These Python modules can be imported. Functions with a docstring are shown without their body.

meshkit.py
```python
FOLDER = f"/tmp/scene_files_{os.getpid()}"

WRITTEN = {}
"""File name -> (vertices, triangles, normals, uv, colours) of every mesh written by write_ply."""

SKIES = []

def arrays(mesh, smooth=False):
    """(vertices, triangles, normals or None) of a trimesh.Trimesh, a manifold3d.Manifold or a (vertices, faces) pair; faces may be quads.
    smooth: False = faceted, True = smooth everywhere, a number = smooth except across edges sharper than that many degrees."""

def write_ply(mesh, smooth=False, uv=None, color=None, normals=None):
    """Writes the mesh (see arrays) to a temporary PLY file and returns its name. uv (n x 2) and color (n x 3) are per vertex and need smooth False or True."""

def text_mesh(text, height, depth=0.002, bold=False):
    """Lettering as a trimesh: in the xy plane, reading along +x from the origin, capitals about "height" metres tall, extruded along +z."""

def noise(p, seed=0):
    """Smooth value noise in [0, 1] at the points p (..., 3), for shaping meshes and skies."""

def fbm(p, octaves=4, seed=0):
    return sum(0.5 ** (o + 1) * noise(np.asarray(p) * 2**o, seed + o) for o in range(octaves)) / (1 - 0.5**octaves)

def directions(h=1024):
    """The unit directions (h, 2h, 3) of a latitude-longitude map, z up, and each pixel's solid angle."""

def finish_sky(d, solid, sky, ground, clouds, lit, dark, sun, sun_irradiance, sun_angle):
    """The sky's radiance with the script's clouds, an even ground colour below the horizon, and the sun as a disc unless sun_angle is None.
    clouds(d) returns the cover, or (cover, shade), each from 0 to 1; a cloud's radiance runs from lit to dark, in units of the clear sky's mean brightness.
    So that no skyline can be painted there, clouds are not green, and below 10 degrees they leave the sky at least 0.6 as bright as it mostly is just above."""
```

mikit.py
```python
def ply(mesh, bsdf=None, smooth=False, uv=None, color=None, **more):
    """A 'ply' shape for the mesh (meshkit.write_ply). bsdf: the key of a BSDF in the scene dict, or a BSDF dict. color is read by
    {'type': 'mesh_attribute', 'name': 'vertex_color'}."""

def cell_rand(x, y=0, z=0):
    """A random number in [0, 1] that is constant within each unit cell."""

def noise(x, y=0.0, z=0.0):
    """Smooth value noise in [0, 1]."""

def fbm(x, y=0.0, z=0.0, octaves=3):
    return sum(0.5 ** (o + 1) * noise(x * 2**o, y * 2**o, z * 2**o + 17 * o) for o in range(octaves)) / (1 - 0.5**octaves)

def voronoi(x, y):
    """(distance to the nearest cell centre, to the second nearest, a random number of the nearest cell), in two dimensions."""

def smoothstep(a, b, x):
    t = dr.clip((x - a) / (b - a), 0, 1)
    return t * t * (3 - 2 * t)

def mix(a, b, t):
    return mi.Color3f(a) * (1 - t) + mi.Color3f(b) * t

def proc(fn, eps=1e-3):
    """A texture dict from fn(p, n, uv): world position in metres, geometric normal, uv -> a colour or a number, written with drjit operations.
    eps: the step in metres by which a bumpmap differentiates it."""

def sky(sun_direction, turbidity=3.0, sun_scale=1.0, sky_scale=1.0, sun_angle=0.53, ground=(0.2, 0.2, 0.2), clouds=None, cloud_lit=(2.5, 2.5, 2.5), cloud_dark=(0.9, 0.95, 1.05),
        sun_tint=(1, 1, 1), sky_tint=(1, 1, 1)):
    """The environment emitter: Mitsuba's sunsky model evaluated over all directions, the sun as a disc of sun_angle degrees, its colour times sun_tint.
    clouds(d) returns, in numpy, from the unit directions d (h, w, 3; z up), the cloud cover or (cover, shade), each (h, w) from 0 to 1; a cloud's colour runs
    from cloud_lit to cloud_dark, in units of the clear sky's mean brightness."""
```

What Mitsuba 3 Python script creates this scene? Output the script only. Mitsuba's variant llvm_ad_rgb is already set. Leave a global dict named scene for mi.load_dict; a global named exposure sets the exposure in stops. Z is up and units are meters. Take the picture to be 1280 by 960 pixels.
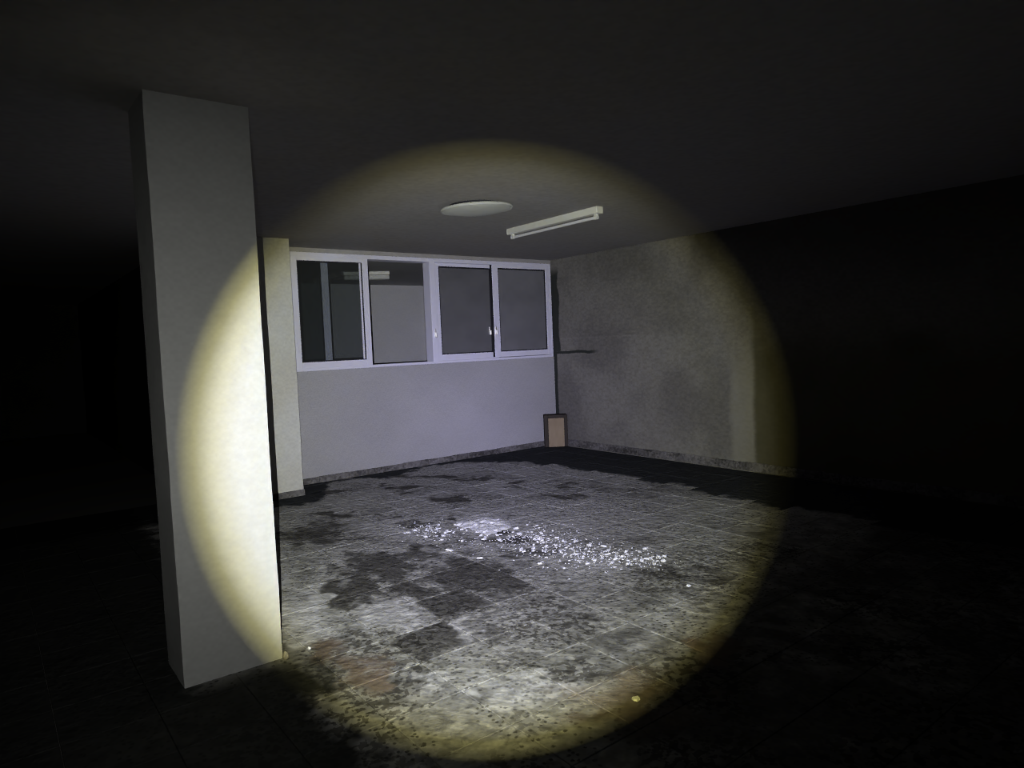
import math, random, numpy as np, trimesh, mitsuba as mi, mikit, meshkit
import drjit as dr
from mikit import fbm, noise, voronoi, cell_rand, smoothstep, mix, proc

T = mi.ScalarTransform4f
scene, labels = {}, {}
random.seed(11)
rng = np.random.default_rng(11)

# ------------------------------------------------------------------ camera, torch, exposure
EYE = np.array([0.0, 0.0, 1.4167])
yaw, pitch, roll, FOCAL = 0.65483, -0.06029, -0.04101, 861.14
FWD = np.array([math.sin(yaw) * math.cos(pitch), math.cos(yaw) * math.cos(pitch), math.sin(pitch)])
_r = np.array([math.cos(yaw), -math.sin(yaw), 0.0])
_u = np.cross(_r, FWD)
UP = -math.sin(roll) * _r + math.cos(roll) * _u
scene['camera'] = {
    'type': 'perspective', 'fov': 2 * math.degrees(math.atan(640 / FOCAL)), 'fov_axis': 'x', 'near_clip': 0.05, 'far_clip': 100.0,
    'to_world': T().look_at(origin=EYE.tolist(), target=(EYE + FWD).tolist(), up=UP.tolist()),
}
exposure = 0.0

TORCH = np.array([-0.05, 0.01, 1.38])          # the hand torch that lights the room, held just left of the lens


def spot(name, axis, color, cutoff, beam):
    scene[name] = {'type': 'spot', 'to_world': T().look_at(origin=TORCH.tolist(), target=(TORCH + np.array(axis)).tolist(), up=[0, 0, 1]),
                   'intensity': {'type': 'rgb', 'value': [1.39 * float(c) for c in color]}, 'cutoff_angle': float(cutoff), 'beam_width': float(beam)}


BEAM = (0.586, 0.801, -0.126)
spot('torch_core', BEAM, (64, 59, 113), 18.0, 1.0)            # bluish hot spot
spot('torch_beam', BEAM, (28, 33, 53), 22.7, 19.6)           # white of the disc
spot('torch_rim', BEAM, (43, 39.5, 15), 24.0, 21.3)            # yellow of the lens, left alone at the edge of the disc
spot('pillar_fill', (0.235, 0.963, -0.12), (8.9, 9.0, 8.5), 31.5, 3.0)     # added off-axis spot that brightens the pillar outside the beam
spot('torch_spill', BEAM, (0.08, 0.11, 0.11), 80.0, 20.0)    # weak wide spill

# ------------------------------------------------------------------ materials
H = 2.5
XR, YB = 6.194, 7.108          # right wall, window wall
TS, TX, TY = 0.3333, 1.80, 3.0    # floor tile pitch and one joint crossing


K = 0.72            # shade put into the colours: lower reflectance, so less light bounces


def diffuse(key, fn_or_rgb, bump=None, scale=1.0):
    tex = proc(lambda p, n, uv: fn_or_rgb(p, n, uv) * K) if callable(fn_or_rgb) else {'type': 'rgb', 'value': [c * K for c in fn_or_rgb]}
    b = {'type': 'diffuse', 'reflectance': tex}
    if bump is not None:
        b = {'type': 'bumpmap', 'arbitrary': proc(bump, eps=2e-3), 'scale': scale, 'bsdf': b}
    scene[key] = {'type': 'twosided', 'bsdf': b}


# dark worn or wet patches of the floor: centre, two half axes, strength
BLOTS = [((1.965, 5.163), (.197, -.204), (.145, .366), 1.0), ((1.949, 4.396), (.116, -.116), (.06, .129), .75), ((1.533, 3.76), (.125, -.12), (.10, .24), .9),
         ((2.003, 4.124), (.097, -.097), (.098, .195), .55), ((2.319, 3.484), (.206, -.202), (.148, .215), .6),
         ((3.254, 6.159), (.15, -.168), (.08, .15), .9), ((3.343, 5.31), (.12, -.131), (.062, .10), .95), ((3.022, 4.751), (.054, -.057), (.087, .133), .9),
         ((4.132, 5.332), (.06, -.065), (.094, .119), .8), ((4.092, 4.626), (.161, -.178), (.06, .07), .8), ((4.444, 5.005), (.083, -.095), (.113, .125), .7),
         ((2.672, 6.536), (.10, -.112), (.046, .111), .8), ((2.308, 5.588), (.16, -.17), (.046, .12), .9), ((2.565, 5.236), (.09, -.095), (.04, .08), .7),
         ((4.07, 5.90), (.2, -.2), (.05, .1), .6), ((2.70, 4.78), (.10, -.11), (.05, .09), .9), ((2.93, 3.95), (.12, -.13), (.07, .10), .8),
         ((2.75, 3.65), (.2, -.2), (.06, .12), .5), ((3.15, 2.75), (.14, -.13), (.06, .11), .5), ((3.7, 6.5), (.3, -.33), (.06, .13), .8)]
# paler dust: the same three numbers and how much
PALE = [((1.293, 3.635), (.12, -.11), (.14, .36), 1.3), ((1.60, 3.25), (.157, -.148), (.087, .17), .9), ((1.753, 2.82), (.08, -.075), (.072, .12), .9),
        ((1.402, 2.43), (.07, -.063), (.055, .10), .5), ((3.043, 4.371), (.16, -.165), (.167, .25), 1.0), ((2.95, 3.1), (.16, -.16), (.06, .10), .55),
        ((2.55, 4.75), (.25, -.26), (.2, .35), .35), ((1.75, 2.1), (.25, -.25), (.1, .1), .5)]
RUST = [((1.171, 3.10), (.10, -.092), (.065, .16), 1.0), ((1.224, 2.75), (.085, -.078), (.09, .19), 1.0), ((1.915, 1.874), (.19, -.17), (.17, .15), .8),
        ((2.516, 1.90), (.075, -.07), (.183, .15), .9)]
# tiles, counted from the joint crossing, that are dirtier (+) or cleaner (-)
TILE_DIRT = {(0, 0): .9, (1, 1): .55, (-1, -1): .55, (0, -1): .12, (-1, 0): -.5, (-2, 1): -.6, (-2, 2): -.55, (-3, 1): -.6, (-3, 2): -.6, (-1, 2): .35, (1, 0): .28, (0, 1): .3, (-1, 1): .0,
             (0, 3): .25, (1, 2): .15, (-2, 0): -.1}


def spots(x, y, items):
    out = mi.Float(0)
    for (cx, cy), u, v, k in items:
        det = u[0] * v[1] - u[1] * v[0]
        a = ((x - cx) * v[1] - (y - cy) * v[0]) / det
        b = ((y - cy) * u[0] - (x - cx) * u[1]) / det
        out = dr.maximum(out, k * (1 - smoothstep(0.45, 1.35, dr.sqrt(a * a + b * b))))
    return out


def floor_color(p, n, uv):
    x, y = p.x, p.y
    n1 = fbm(x * 1.4 + 7, y * 1.4, 0, 3)
    n2 = fbm(x * 8, y * 8, 1.5, 4)
    n3 = fbm(x * 48, y * 48, 4.5, 3)
    wx = x + 0.34 * (fbm(x * 8, y * 8, 3.0, 4) - .5)
    wy = y + 0.46 * (fbm(x * 8 + 9, y * 8, 8.0, 4) - .5)
    fx, fy = (x - TX) / TS, (y - TY) / TS
    ti, tj = dr.floor(fx), dr.floor(fy)
    tr = cell_rand(ti, tj, 5)
    ex, ey = fx - ti, fy - tj
    edge_in = TS * dr.minimum(dr.minimum(ex, 1 - ex), dr.minimum(ey, 1 - ey))     # distance to the tile's joint
    inner = smoothstep(.0, .045, edge_in + .05 * (n2 - .5))
    tile = mi.Float(0)
    for (i, j), k in TILE_DIRT.items():
        tile += dr.select((ti == i) & (tj == j), k, 0)
    far = smoothstep(2.7, 4.2, y + .3 * (x - 2.0))
    dirt = .28 - .12 * far + (n1 - .5) * .5 + (n2 - .5) * (1.4 - .55 * far) + ((tr - .5) * .34 + tile) * (.45 + .55 * inner)
    dirt += .62 * dr.exp(-dr.square((x - 1.95) / .75) - dr.square((y - 4.1) / .85)) * smoothstep(.36, .62, fbm(x * 11, y * 7, 11.0, 4))
    dirt += .40 * (1 - smoothstep(1.75, 2.05, y + .25 * (n2 - .5) - .12 * (x - 2.0))) * smoothstep(1.5, 1.9, x)  # near right floor darkened: the dark outside the beam put into the colour
    dirt += spots(wx, wy, BLOTS) * (.35 + .85 * n2)
    pale = spots(wx, wy, PALE) * (.4 + 1.1 * n2)
    dirt = dr.clip(dirt - pale * .7, 0, 1)
    dust = mix((.34, .335, .325), (.44, .435, .43), far)
    dust = mix(dust, (.56, .555, .565), dr.clip(pale, 0, 1))
    dust = dust * (.70 + .60 * n3)
    dust = dust * (1 - .25 * smoothstep(.42, .62, fbm(x * 17, y * 17, 5.0, 2)) * (1 - .6 * far))
    dirtc = mix((.07, .068, .066), (.145, .14, .135), n3)
    col = mix(dust, dirtc, smoothstep(.12, .85, dirt))
    # mottled wear: the dark terrazzo shows through the dust in small patches
    m1 = (1 - .7 * far) * smoothstep(.50, .58, fbm(x * 46 + 3 * n2, y * 46, 6.0, 3)) * smoothstep(.30, .62, fbm(x * 2.3, y * 2.3, 2.0, 3))
    col = mix(col, col * mi.Color3f(.38, .37, .36), m1 * .95 * (1 - dr.clip(pale, 0, 1)))
    d1, d2, w = voronoi(x / .026 + .9 * n3, y / .026 + .9 * n2)
    chip = (1 - smoothstep(.15, .42, d1)) * dr.select(w > .66, 1, 0) * smoothstep(.28, .45, fbm(x * 3.1, y * 3.1, 9.0, 2))
    col = mix(col, (.06, .058, .054), chip * .85 * (1 - .8 * dr.clip(pale, 0, 1)))
    # rust brown silt
    col = mix(col, mix((.075, .061, .052), (.225, .178, .142), n2 * .6 + n3 * .4), dr.clip(spots(wx, wy, RUST) * (.55 + .75 * n2), 0, 1))
    # wet black silt along the right wall and the window wall, following the tiles in places
    step = (cell_rand(tj, 3, 1) - .5) * .22
    edge = 5.08 + step + .26 * (n2 - .5)
    wet = smoothstep(-.05, .05, x - edge)
    nearwall = YB - .10 - .26 * smoothstep(.35, .7, fbm(x * 2.3, 3.0, 1.0, 3)) - .75 * smoothstep(4.3, 5.2, x) + .45 * (n2 - .5)
    nearwall -= .52 * (1 - smoothstep(2.45, 2.75, x))  # shadow at the far pillar foot, put into the floor colour
    wet = dr.maximum(wet, smoothstep(-.06, .06, y - nearwall))
    col = mix(col, mi.Color3f(.030, .033, .037) * (.7 + .6 * n3), wet * .95)
    # black dirt, and the unlit dark left of the beam put into the colour
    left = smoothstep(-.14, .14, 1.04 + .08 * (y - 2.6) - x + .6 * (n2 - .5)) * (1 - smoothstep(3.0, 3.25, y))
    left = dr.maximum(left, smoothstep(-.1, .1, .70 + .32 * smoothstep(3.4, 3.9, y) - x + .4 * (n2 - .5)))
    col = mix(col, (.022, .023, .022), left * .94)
    return col


def floor_relief(p, n, uv):
    return fbm(p.x * 26, p.y * 26, 3.0, 3)


def plaster(base, amount, seed, freq=60.0, warm=None):
    def fn(p, n, uv):
        g = fbm(p.x * freq, p.y * freq, p.z * freq + seed, 3)
        b = fbm(p.x * 1.7 + seed, p.y * 1.7, p.z * 1.7, 3)
        c = mi.Color3f(base) * (1 + amount * 1.6 * (g - .5) + amount * (b - .5))
        if warm is not None:
            c = mix(c, c * mi.Color3f(warm), smoothstep(.35, .7, b))
        return c
    return fn


def grain(freq, seed):
    def fn(p, n, uv):
        return fbm(p.x * freq, p.y * freq, p.z * freq + seed, 2)
    return fn


def right_wall_color(p, n, uv):
    y, z = p.y, p.z
    b = fbm(y * 1.6, z * 1.6, 2.0, 4)
    g = fbm(y * 30, z * 45, 6.0, 3)
    c = mix((.165, .158, .148), (.225, .217, .198), smoothstep(.3, .7, b)) * (.78 + .44 * g)
    # boards of the formwork
    line = dr.exp(-dr.square((z - 1.44 + .01 * (b - .5)) / .012)) * smoothstep(5.2, 5.7, y)
    c = c * (1 + .14 * line)
    c = c * (1 - .10 * smoothstep(1.40, 1.46, z) * smoothstep(4.6, 5.2, y))
    # pale strip of patched plaster and the green damp beside it
    wob = .05 * (fbm(z * 3, 2.0, 5.0, 3) - .5)
    strip = smoothstep(4.02, 4.07, y + wob) * (1 - smoothstep(4.26, 4.36, y + wob)) * (1 - smoothstep(.7, 1.5, z + .7 * (b - .5)))
    c = mix(c, (.30, .29, .24), strip * .5)
    damp = (1 - smoothstep(4.00, 4.07, y + wob)) * (1 - smoothstep(1.1, 1.9, z + .6 * (b - .5)))
    c = mix(c, mix((.05, .055, .028), (.10, .088, .05), b), damp * .8)
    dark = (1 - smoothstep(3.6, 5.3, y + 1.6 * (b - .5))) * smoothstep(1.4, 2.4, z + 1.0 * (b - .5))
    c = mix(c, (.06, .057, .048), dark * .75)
    # open joint beside the window and the crack at sill height
    jag = .07 * (fbm(z * 6, 1.0, 1.0, 3) - .5)
    gap = smoothstep(6.955, 6.985, y + jag) * smoothstep(1.25, 1.28, z) * (1 - smoothstep(2.28, 2.42, z))
    gap = dr.maximum(gap, smoothstep(7.03, 7.045, y + .3 * jag) * (1 - smoothstep(1.25, 1.28, z)))
    ck = z - 1.258 - .02 * (fbm(y * 7, 4.0, 2.0, 2) - .5)
    crack = (1 - smoothstep(.012, .024, dr.abs(ck))) * smoothstep(6.2, 6.4, y)
    c = mix(c, (.025, .03, .027), dr.maximum(gap, crack) * .9)
    return c


def skirting_color(p, n, uv):
    d1, d2, w = voronoi((p.x + p.y) / .02, p.z / .02)
    g = fbm((p.x + p.y) * 5, p.z * 9, 2.0, 3)
    return mix((.05, .048, .046), (.22, .21, .21), dr.clip(w * .6 + g - .35, 0, 1))


def box_wood(p, n, uv):
    g = fbm(p.x * 20, p.y * 20, p.z * 6, 3)
    return mix((.25, .195, .13), (.34, .275, .19), g)


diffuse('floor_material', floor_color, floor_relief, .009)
diffuse('grout_material', (.16, .155, .15))
diffuse('pillar_material', plaster((.435, .435, .43), .10, 3.0), grain(70, 2.0), .004)
diffuse('window_wall_material', plaster((.40, .395, .412), .20, 8.0, 85.0), grain(90, 5.0), .005)
diffuse('far_pillar_material', plaster((.62, .625, .60), .14, 5.0, 50.0, (.9, .88, .84)), grain(70, 7.0), .004)
diffuse('ceiling_material', plaster((.375, .365, .365), .14, 12.0, 30.0, (.96, .94, .90)))
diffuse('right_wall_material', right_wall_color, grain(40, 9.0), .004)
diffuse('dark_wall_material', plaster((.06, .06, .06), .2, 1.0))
diffuse('next_room_material', plaster((.62, .62, .63), .12, 4.0))
diffuse('skirting_material', skirting_color)
scene['aluminium_material'] = {'type': 'principled', 'base_color': {'type': 'rgb', 'value': [0.511, 0.508, 0.598]}, 'roughness': .5, 'specular': .4}
scene['rubber_material'] = {'type': 'diffuse', 'reflectance': {'type': 'rgb', 'value': [0.022, 0.022, 0.025]}}
scene['metal_material'] = {'type': 'roughconductor', 'material': 'Ag', 'alpha': .36}
scene['tinted_glass_material'] = {'type': 'blendbsdf', 'weight': .10, 'a': {'type': 'thindielectric', 'int_ior': 1.25, 'specular_transmittance': {'type': 'rgb', 'value': [.50, .53, .54]}},
                                  'b': {'type': 'twosided', 'bsdf': {'type': 'diffuse', 'reflectance': {'type': 'rgb', 'value': [0.115, 0.122, 0.122]}}}}
dust_film = lambda p, n, uv: mi.Color3f(.145, .145, .154) * (.75 + .5 * fbm(p.x * 4, p.y * 4, p.z * 4, 4))
for nm, wt in (('dusty_glass_material', .60), ('dustier_glass_material', .84)):
    scene[nm] = {'type': 'blendbsdf', 'weight': wt, 'a': {'type': 'thindielectric', 'int_ior': 1.5, 'specular_transmittance': {'type': 'rgb', 'value': [.5, .5, .5]}},
                 'b': {'type': 'twosided', 'bsdf': {'type': 'diffuse', 'reflectance': proc(dust_film)}}}
scene['lamp_enamel_material'] = {'type': 'principled', 'base_color': {'type': 'rgb', 'value': [0.418, 0.418, 0.374]}, 'roughness': .45}
scene['tube_glass_material'] = {'type': 'principled', 'base_color': {'type': 'rgb', 'value': [0.418, 0.418, 0.418]}, 'roughness': .25}
scene['dome_material'] = {'type': 'principled', 'base_color': {'type': 'rgb', 'value': [0.317, 0.324, 0.302]}, 'roughness': .5}
scene['flake_material'] = {'type': 'twosided', 'bsdf': {'type': 'diffuse', 'reflectance': {'type': 'rgb', 'value': [0.533, 0.533, 0.569]}}}
scene['cream_flake_material'] = {'type': 'twosided', 'bsdf': {'type': 'diffuse', 'reflectance': {'type': 'rgb', 'value': [0.518, 0.511, 0.403]}}}
diffuse('plaster_dust_material', lambda p, n, uv: mi.Color3f(.84, .84, .88) * (.62 + .7 * fbm(p.x * 25, p.y * 25, 1.0, 4)))
diffuse('wood_panel_material', box_wood)
diffuse('dark_wood_material', (.055, .048, .042))
diffuse('mortar_material', plaster((.30, .28, .24), .3, 2.0))

# ------------------------------------------------------------------ helpers


def put(key, mesh, mat, label=None, category=None, group=None, kind=None, smooth=False):
    scene[key] = mikit.ply(mesh, mat, smooth=smooth)
    tag(key, label, category, group, kind)
    return key


def tag(key, label=None, category=None, group=None, kind=None):
    d = {k: v for k, v in dict(label=label, category=category, group=group, kind=kind).items() if v}
    if d:
        labels[key] = d


def box(x0, x1, y0, y1, z0, z1):
    m = trimesh.creation.box((x1 - x0, y1 - y0, z1 - z0))
    m.apply_translation(((x0 + x1) / 2, (y0 + y1) / 2, (z0 + z1) / 2))
    return m


def bevel_box(x0, x1, y0, y1, z0, z1, b=.004):
    """A box with chamfered edges, as a hull."""
    pts = []
    for x, sx in ((x0, 1), (x1, -1)):
        for y, sy in ((y0, 1), (y1, -1)):
            for z, sz in ((z0, 1), (z1, -1)):
                pts += [(x + sx * b, y + sy * b, z), (x + sx * b, y, z + sz * b), (x, y + sy * b, z + sz * b)]
    return trimesh.convex.convex_hull(np.array(pts))


def join(*ms):
    return trimesh.util.concatenate(list(ms))


def rough_slab(x0, x1, y0, y1, z0, z1, step=.16, amp=.003, seed=1, axis=None):
    """A wall slab with slightly uneven faces and edges."""
    m = box(x0, x1, y0, y1, z0, z1).subdivide_to_size(step)
    v = m.vertices
    m.vertices = v + amp * 2 * (np.stack([meshkit.fbm(v * 3.1, 3, seed + k) for k in range(3)], -1) - .5)
    return m


# ------------------------------------------------------------------ the setting
WX0 = 1.72                                           # the window wall runs on behind the far pillar
put('floor__bed', box(-5, 11, -2.5, 16, -.12, -.012), 'grout_material')
tag('floor', 'grimy square tiled floor with pale dust, dark patches and black silt', kind='structure')
put('ceiling__slab', join(box(-5, WX0, -2.5, 16, H, H + .15), box(WX0, XR + .45, -2.5, YB + .08, H, H + .15)), 'ceiling_material')
put('ceiling__next_room', box(WX0, XR + .45, YB + .08, 11.0, H, H + .15), 'next_room_material')
tag('ceiling', 'flat grey plastered ceiling above the whole room', kind='structure')

FX0, FX1, FZ0, FZ1 = 1.78, 6.178, 1.20, 2.452        # the window's outer frame
put('wall_back__parapet', box(WX0, XR, YB - .005, YB + .16, -.012, FZ0), 'window_wall_material')
put('wall_back__lintel', box(WX0, XR, YB - .005, YB + .16, FZ1, H), 'ceiling_material')
put('wall_back__reveal', box(WX0, FX0, YB - .005, YB + .16, FZ0, FZ1), 'window_wall_material')
tag('wall_back', 'pale grey rendered wall under and around the wide sliding window', kind='structure')
put('wall_side', box(6.40, 6.55, YB + .16, 11.0, -.012, H), 'next_room_material', kind='structure')
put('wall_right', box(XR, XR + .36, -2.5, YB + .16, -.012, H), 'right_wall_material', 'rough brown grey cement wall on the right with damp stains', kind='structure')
put('wall_far', box(WX0, 6.40, 10.86, 11.0, -.012, H), 'next_room_material', 'plain pale wall of the next room seen through the open pane', kind='structure')
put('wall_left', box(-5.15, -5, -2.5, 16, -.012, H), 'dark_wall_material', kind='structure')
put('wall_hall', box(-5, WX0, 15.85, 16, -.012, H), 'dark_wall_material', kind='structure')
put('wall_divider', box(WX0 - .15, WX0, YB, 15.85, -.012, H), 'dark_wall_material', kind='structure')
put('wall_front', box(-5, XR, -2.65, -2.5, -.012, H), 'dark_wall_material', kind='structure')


def skirting(key, x0, x1, y0, y1, h, label):
    n = max(1, round(max(x1 - x0, y1 - y0) / .3333))
    along_x = (x1 - x0) > (y1 - y0)
    for i in range(n):
        a, b = i / n, (i + 1) / n
        dz, dp = rng.uniform(-.004, .004), rng.uniform(-.0015, .0015)
        if along_x:
            m = bevel_box(x0 + (x1 - x0) * a + .001, x0 + (x1 - x0) * b - .001, y0 + dp, y1, -.004, h + dz, .0025)
        else:
            m = bevel_box(x0 + dp, x1, y0 + (y1 - y0) * a + .001, y0 + (y1 - y0) * b - .001, -.004, h + dz, .0025)
        put(f'{key}__tile' + (f'_{i:03d}' if i else ''), m, 'skirting_material')
    tag(key, label, kind='structure')


skirting('baseboard_back', 2.45, XR - .012, YB - .017, YB - .004, .066, 'low speckled terrazzo skirting along the foot of the window wall')
skirting('baseboard_right', XR - .012, XR, 1.2, YB - .02, .085, 'low speckled terrazzo skirting along the foot of the right wall')

# floor tiles: each one a slab with its own slight tilt; the 280 that show largest are parts, the others one field
TILE = bevel_box(-TS / 2 + .0012, TS / 2 - .0012, -TS / 2 + .0012, TS / 2 - .0012, -.011, 0, .0018)
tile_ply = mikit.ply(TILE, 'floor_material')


def view(P):
    q = np.asarray(P, float) - EYE
    d = q @ FWD
    R = np.cross(FWD, UP)
    return 640 + FOCAL * (q @ R) / d, 480 - FOCAL * (q @ UP) / d, d


cells = []
for i in range(-21, 14):
    for j in range(-12, 13):
        cx, cy = TX + (i + .5) * TS, TY + (j + .5) * TS
        if cx > XR - .05 or cy > YB + .1 or cx < -4.8:
            continue
        u, v, d = view((cx, cy, 0))
        seen = d > .3 and -60 < u < 1340 and v < 1040
        hidden = .62 < cx / max(cy, .1) * 3.15 < .98 and cy > 3.5 or (cy > 6.7 and cx < 2.3)
        cells.append((not seen or hidden, math.hypot(cx, cy) if cy > 0 else 99, cx, cy))
cells.sort()
rest, k = [], 0
for far, dist, cx, cy in cells:
    tilt = rng.normal(0, .0022, 2)
    M = T().translate([cx, cy, float(rng.uniform(-.0012, .0004))]).rotate([1, 0, 0], math.degrees(tilt[0])).rotate([0, 0, 1], 0).rotate([0, 1, 0], math.degrees(tilt[1]))
    if far or k >= 290:
        m = TILE.copy()
        m.apply_transform(np.array(M.matrix, float))
        rest.append(m)
    else:
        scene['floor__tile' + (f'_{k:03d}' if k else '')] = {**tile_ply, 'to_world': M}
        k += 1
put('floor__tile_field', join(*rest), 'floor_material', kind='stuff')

# ------------------------------------------------------------------ pillars
put('pillar', rough_slab(.592, 1.013, 3.15, 3.47, -.012, H + .01, .05, .0035, 4), 'pillar_material',
    'broad white plastered pillar at the left, half of it brightly lit by the torch', 'pillar', smooth=40)
put('pillar_001__shaft', rough_slab(1.95, 2.43, 6.60, YB - .005, -.012, H + .01, .06, .004, 9), 'far_pillar_material', smooth=40)
put('pillar_001__skirting', bevel_box(1.94, 2.438, 6.588, 6.60, -.004, .06, .002), 'skirting_material', 'speckled terrazzo skirting strip')
tag('pillar_001', 'narrow far pillar of stained plaster standing against the left end of the window', 'pillar')

# ------------------------------------------------------------------ the sliding window
def ring(x0, x1, z0, z1, wl, wr, wb, wt, y0, y1, b=.003):
    return join(bevel_box(x0, x0 + wl, y0, y1, z0, z1, b), bevel_box(x1 - wr, x1, y0, y1, z0, z1, b),
                bevel_box(x0 + wl - b, x1 - wr + b, y0 + .0005, y1 - .0005, z0, z0 + wb, b), bevel_box(x0 + wl - b, x1 - wr + b, y0 + .0005, y1 - .0005, z1 - wt, z1, b))


FY0, FY1 = YB - .02, YB + .13
put('window_1__outer_frame', join(ring(FX0, FX1, FZ0, FZ1, .04, .03, .03, .045, FY0, FY1), bevel_box(4.278, 4.355, FY0 - .004, FY1, FZ0 + .01, FZ1 - .01, .004)), 'aluminium_material')
tag('window_1', 'wide white aluminium window of four sliding panes, second pane from the left open', kind='structure')


def sash(x0, x1, z0, z1, y, wl, wr, wb, wt, glass):
    key, n = 'window_1__sash', 1
    base = key
    while base + '__frame' in scene:
        base = f'{key}_{n:03d}'
        n += 1
    put(base + '__frame', ring(x0, x1, z0, z1, wl, wr, wb, wt, y, y + .034), 'aluminium_material')
    put(base + '__glass_pane', box(x0 + wl - .002, x1 - wr + .002, y + .0168, y + .0172, z0 + wb - .002, z1 - wt + .002), glass)
    g = .014
    put(base + '__gasket', ring(x0 + wl - .001, x1 - wr + .001, z0 + wb - .001, z1 - wt + .001, g, g, g, g * 1.3, y + .008, y + .0165, .001), 'rubber_material', 'thin black rubber gasket')
    return base


S_A = sash(2.60, 3.488, 1.222, 2.440, YB - .016, .08, .070, .072, .074, 'tinted_glass_material')
S_B = sash(2.155, 3.04, 1.235, 2.425, YB + .036, .08, .080, .06, .06, 'tinted_glass_material')
S_C = sash(4.352, 5.288, 1.226, 2.440, YB + .026, .082, .085, .078, .072, 'dusty_glass_material')
S_D = sash(5.196, 6.160, 1.235, 2.443, YB - .018, .096, .078, .070, .072, 'dustier_glass_material')
put(S_D + '__brush_seal', bevel_box(5.1915, 5.197, YB - .014, YB + .02, 1.242, 2.436, .001), 'rubber_material', 'thin black brush seal')
put(S_A + '__bead', join(bevel_box(3.383, 3.402, YB - .013, YB + .0, 1.30, 2.362, .002)), 'aluminium_material', 'thin white glazing bead')


def latch(base, x, y, z):
    body = bevel_box(x - .012, x + .012, y - .006, y + .006, z - .05, z + .05, .003)
    knob = trimesh.creation.capsule(height=.042, radius=.014, count=[16, 16])
    knob.apply_translation((x, y - .016, z - .021))
    put(base + '__latch' + ('' if base + '__latch' not in scene else '_001'), join(body, knob), 'metal_material', 'small shiny metal latch', smooth=40)


latch(S_C, 4.318, YB - .022, 1.565)
latch(S_D, 5.222, YB - .020, 1.575)
latch(S_C, 5.166, YB + .034, 1.575)

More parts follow.
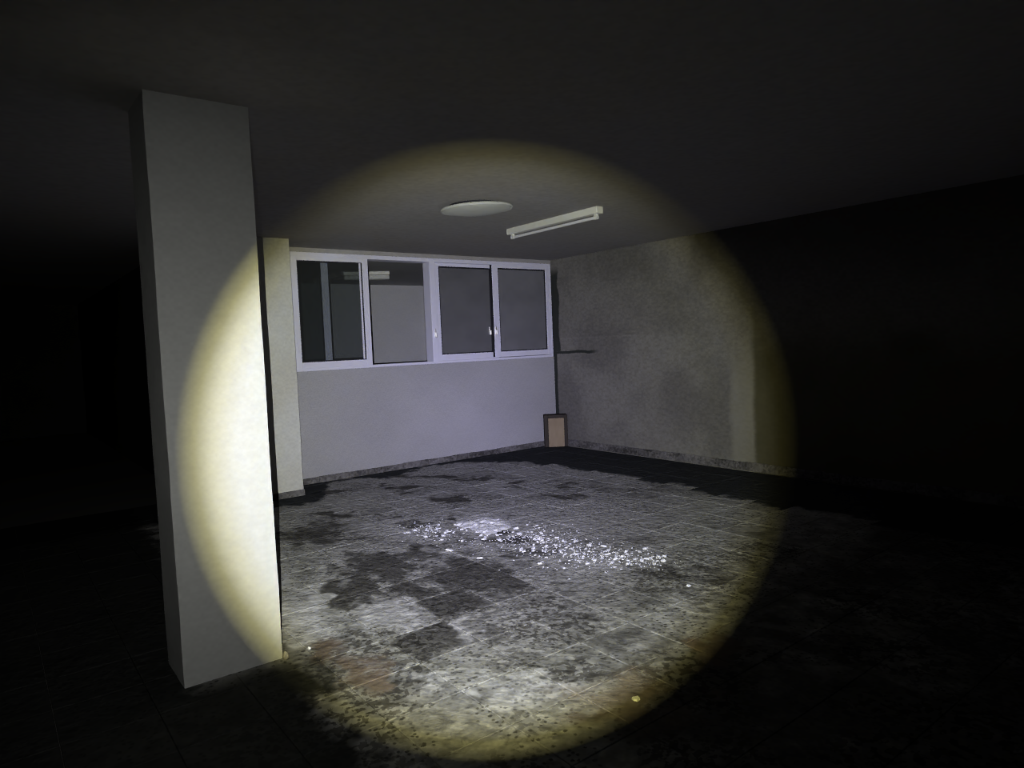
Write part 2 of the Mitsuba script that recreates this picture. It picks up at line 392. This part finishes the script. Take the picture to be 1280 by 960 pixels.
# ------------------------------------------------------------------ lights that are off
# batten with one tube, along the depth of the room
bx, by0, by1 = 4.10, 4.066, 5.275
prof = np.array([(-.032, 0), (.032, 0), (.028, -.05), (-.028, -.05)])
import shapely.geometry as sg
hs = trimesh.creation.extrude_polygon(sg.Polygon(prof).buffer(.003), by1 - by0)
hs.apply_transform(np.array([[1, 0, 0, bx], [0, 0, -1, by1], [0, 1, 0, H - .003], [0, 0, 0, 1.0]]))
put('batten_light__housing', hs, 'lamp_enamel_material')


def cyl(p, q, r, n=20):
    return trimesh.creation.cylinder(radius=r, segment=(p, q), sections=n)


TZ = H - .084
put('batten_light__tube', cyl((bx, by0 + .05, TZ), (bx, by1 - .05, TZ), .013), 'tube_glass_material', 'unlit white fluorescent tube', smooth=50)
for k, y in enumerate((by0 + .026, by1 - .062)):
    put('batten_light__lamp_holder' + ('_001' if k else ''), join(bevel_box(bx - .012, bx + .012, y, y + .036, TZ - .004, H - .052, .003), cyl((bx, y, TZ), (bx, y + .036, TZ), .017)), 'lamp_enamel_material')
for k, y in enumerate((by0 - .004, by1 - .004)):
    put('batten_light__end_cap' + ('_001' if k else ''), bevel_box(bx - .037, bx + .037, y, y + .008, H - .056, H - .001, .003), 'lamp_enamel_material')
tag('batten_light', 'unlit white batten light with a bare fluorescent tube on the ceiling', 'ceiling light')

# round flush lamp
cx, cy, R0 = 3.17, 4.49, .275
prof = [(0, -.055), (.08, -.054), (.16, -.049), (.225, -.038), (.262, -.024), (.272, -.016), (.272, -.010)]
dome = trimesh.creation.revolve(np.array(prof + [(0, -.010)]), sections=64)
tiltm = trimesh.transformations.rotation_matrix(math.radians(2.6), (.1, -.95, 0))     # the shade hangs down a little on one side
dome.apply_transform(tiltm)
dome.apply_translation((cx, cy, H - .009))
put('ceiling_lamp__shade', dome, 'dome_material', smooth=40)
rim = trimesh.creation.revolve(np.array([(.262, -.022), (.279, -.026), (.285, -.017), (.279, -.008), (.262, -.008), (.262, -.022)]), sections=64)
rim.apply_transform(tiltm)
rim.apply_translation((cx, cy, H - .009))
put('ceiling_lamp__rim', rim, 'dome_material', 'narrow pale rim', smooth=40)
basep = trimesh.creation.cylinder(radius=.22, height=.012, sections=48)
basep.apply_translation((cx, cy, H - .006))
put('ceiling_lamp__base_plate', basep, 'rubber_material')
tag('ceiling_lamp', 'round flat white ceiling lamp, unlit, left of the batten light', 'ceiling light')

# short luminaire on the ceiling of the next room
ang = math.atan2(-.26, .58)
lum = bevel_box(-.32, .32, -.085, .085, -.05, 0, .006)
dif = bevel_box(-.318, .318, -.084, .084, -.115, -.045, .012)
for nm, m, mt in (('housing', lum, 'lamp_enamel_material'), ('diffuser', dif, 'dome_material')):
    m.apply_transform(trimesh.transformations.rotation_matrix(ang, (0, 0, 1)))
    m.apply_translation((4.43, 9.06, H))
    put('ceiling_light__' + nm, m, mt)
tag('ceiling_light', 'short pale light fitting on the next room ceiling, seen through the window', 'ceiling light')

# ------------------------------------------------------------------ wooden box in the corner
def corner_box():
    c, a = np.array((6.055, 6.965, 0)), math.radians(-36)
    w, d, h = .31, .17, .43
    M = trimesh.transformations.translation_matrix(c) @ trimesh.transformations.rotation_matrix(a, (0, 0, 1))
    parts = {
        'side_board': bevel_box(-w / 2, -w / 2 + .05, -d / 2, d / 2, .003, h, .004), 'side_board_001': bevel_box(w / 2 - .045, w / 2, -d / 2, d / 2, .003, h, .004),
        'top_board': bevel_box(-w / 2 + .051, w / 2 - .046, -d / 2, d / 2, h - .04, h - .001, .004), 'base_board': bevel_box(-w / 2 + .051, w / 2 - .046, -d / 2 + .01, d / 2, .003, .02, .003),
        'front_panel': bevel_box(-w / 2 + .052, w / 2 - .047, -d / 2 - .012, -d / 2 + .004, .004, h - .042, .003), 'back_panel': bevel_box(-w / 2 + .052, w / 2 - .047, d / 2 - .012, d / 2 - .002, .022, h - .042, .003)}
    for n, m in parts.items():
        m.apply_transform(M)
        put('wooden_box__' + n, m, 'wood_panel_material' if n == 'front_panel' else 'dark_wood_material', 'plain tan board' if n == 'front_panel' else None)
    tag('wooden_box', 'small dark wooden box with a tan front in the corner below the window', 'box')


corner_box()

# ------------------------------------------------------------------ fallen plaster
def flake(r, t, n=8, seed=None):
    a = np.sort(rng.uniform(0, 2 * math.pi, n))
    q = np.stack([np.cos(a) * r * rng.uniform(.6, 1.1, n), np.sin(a) * r * rng.uniform(.4, .9, n)], -1)
    lo = np.c_[q, np.zeros(n)]
    hi = np.c_[q * rng.uniform(.75, .95), np.full(n, t) + rng.uniform(-.2, .2, n) * t]
    m = trimesh.convex.convex_hull(np.vstack([lo, hi]))
    m.apply_transform(trimesh.transformations.euler_matrix(rng.normal(0, .06), rng.normal(0, .06), rng.uniform(0, 6.28)))
    m.vertices[:, 2] -= m.vertices[:, 2].min()
    return m


# the band in which the plaster came down runs from under the round lamp towards the camera's right
SPINE = np.array([(2.62, 4.62, .16), (2.80, 4.42, .24), (3.02, 4.18, .26), (3.02, 3.80, .26), (3.02, 3.42, .24), (3.14, 3.16, .20), (3.30, 2.86, .13)])


def somewhere(spread=1.0):
    t = rng.uniform(0, len(SPINE) - 1.001)
    i, f = int(t), t % 1
    s = SPINE[i] * (1 - f) + SPINE[i + 1] * f
    return s[:2] + rng.normal(0, s[2] * .55 * spread, 2)


own = [((1.939, 1.811), .022, 'cream plaster flake alone on brown dirt at the near right edge of the light', 'cream_flake_material'),
       ((3.079, 2.447), .016, 'lone white plaster flake on bare floor, nearest one to the right of the debris', 'flake_material'),
       ((2.478, 4.601), .035, 'long white plaster flake on pale dust left of the debris', 'flake_material'),
       ((2.517, 3.694), .034, 'white plaster flake on a dark tile just in front of the debris', 'flake_material'),
       ((2.461, 3.996), .030, 'white plaster flake on a dark tile at the front left of the debris', 'flake_material'),
       ((1.145, 3.159), .009, 'white plaster flake on reddish dirt beside the broad pillar', 'flake_material')]
used = set()


def key_for(name):
    k, n = name, 1
    while k in used:
        k = f'{name}_{n:03d}'
        n += 1
    used.add(k)
    return k


for (x, y), r, lab, mt in own:
    m = flake(r, .009)
    m.apply_translation((x, y, -.0002))
    put(key_for('plaster_flake'), m, mt, lab, 'plaster flake')
shapes = [mikit.ply(flake(1.0, .45, 9), 'flake_material') for _ in range(12)]
for k in range(240):
    x, y = somewhere()
    r = float(np.clip(rng.lognormal(-4.42, .45), .007, .034))
    kk = key_for('plaster_flake')
    scene[kk] = {**shapes[k % 12], 'to_world': T().translate([float(x), float(y), -.0003]).rotate([0, 0, 1], float(rng.uniform(0, 360))).rotate([1, 0, 0], float(abs(rng.normal(0, 9)))).scale([r, r, float(min(r, .02) * rng.uniform(.7, 1.6))])}
    where = ('on the pale dust at the far left end of the debris' if y > 4.55 else 'around the heap of plaster dust' if y > 3.95 else
             'on dark tiles in the middle of the debris' if y > 3.3 else 'at the right end of the debris, nearest the camera')
    tag(kk, 'small white plaster flake ' + where, 'plaster flake', 'plaster flakes ' + where)
crumbs = []
for k in range(900):
    x, y = somewhere(1.25)
    while ((x - 3.043) / .36) ** 2 + ((y - 4.371) / .40) ** 2 < 1:
        x, y = somewhere(1.25)
    m = flake(float(rng.uniform(.003, .008)), float(rng.uniform(.002, .005)), 5)
    m.apply_translation((x, y, -.0004))
    crumbs.append(m)
put('plaster_crumbs', join(*crumbs), 'flake_material', 'fine white plaster crumbs scattered between the larger flakes', 'plaster crumbs', kind='stuff')


def mound(c, u, v, h, seed):
    n, mrings = 90, 24
    vs, fs = [(c[0], c[1], h)], []
    u, v = np.array(u), np.array(v)
    for i in range(1, mrings + 1):
        for k in range(n):
            a = 2 * math.pi * k / n
            w = 1 + .55 * (meshkit.fbm(np.array([math.cos(a) * 1.6 + 5, math.sin(a) * 1.6, seed]), 4, 3) - .5) * 2
            f = i / mrings
            q = np.array(c) + (u * math.cos(a) + v * math.sin(a)) * f * w
            z = h * (1 - f ** 2) * (.1 + 1.5 * meshkit.fbm(np.array([q[0] * 30, q[1] * 30, 1.0]), 3, 2)) - (.003 if i == mrings else 0)
            vs.append((q[0], q[1], z))
    for k in range(n):
        fs.append((0, 1 + k, 1 + (k + 1) % n))
    for i in range(mrings - 1):
        for k in range(n):
            a, b = 1 + i * n + k, 1 + i * n + (k + 1) % n
            fs += [(a, a + n, b + n), (a, b + n, b)]
    return trimesh.Trimesh(np.array(vs), np.array(fs), process=False)


put('plaster_dust', mound((3.043, 4.371), (.15, -.155), (.15, .22), .022, 2.0), 'plaster_dust_material', 'spread heap of pale plaster dust in the middle of the debris', 'plaster dust', kind='stuff', smooth=True)

# lump of mortar at the foot of the broad pillar
lump = trimesh.creation.icosphere(3, 1.0)
lump.vertices *= (1 + .5 * (meshkit.fbm(lump.vertices * 1.5 + 3, 3, 5) - .5))[:, None]
lump.apply_scale((.013, .017, .022))
lump.apply_translation((1.022, 3.135, .013))
put('mortar_lump', lump, 'mortar_material', 'small pale lump of mortar at the right foot of the broad pillar', 'rubble', smooth=True)
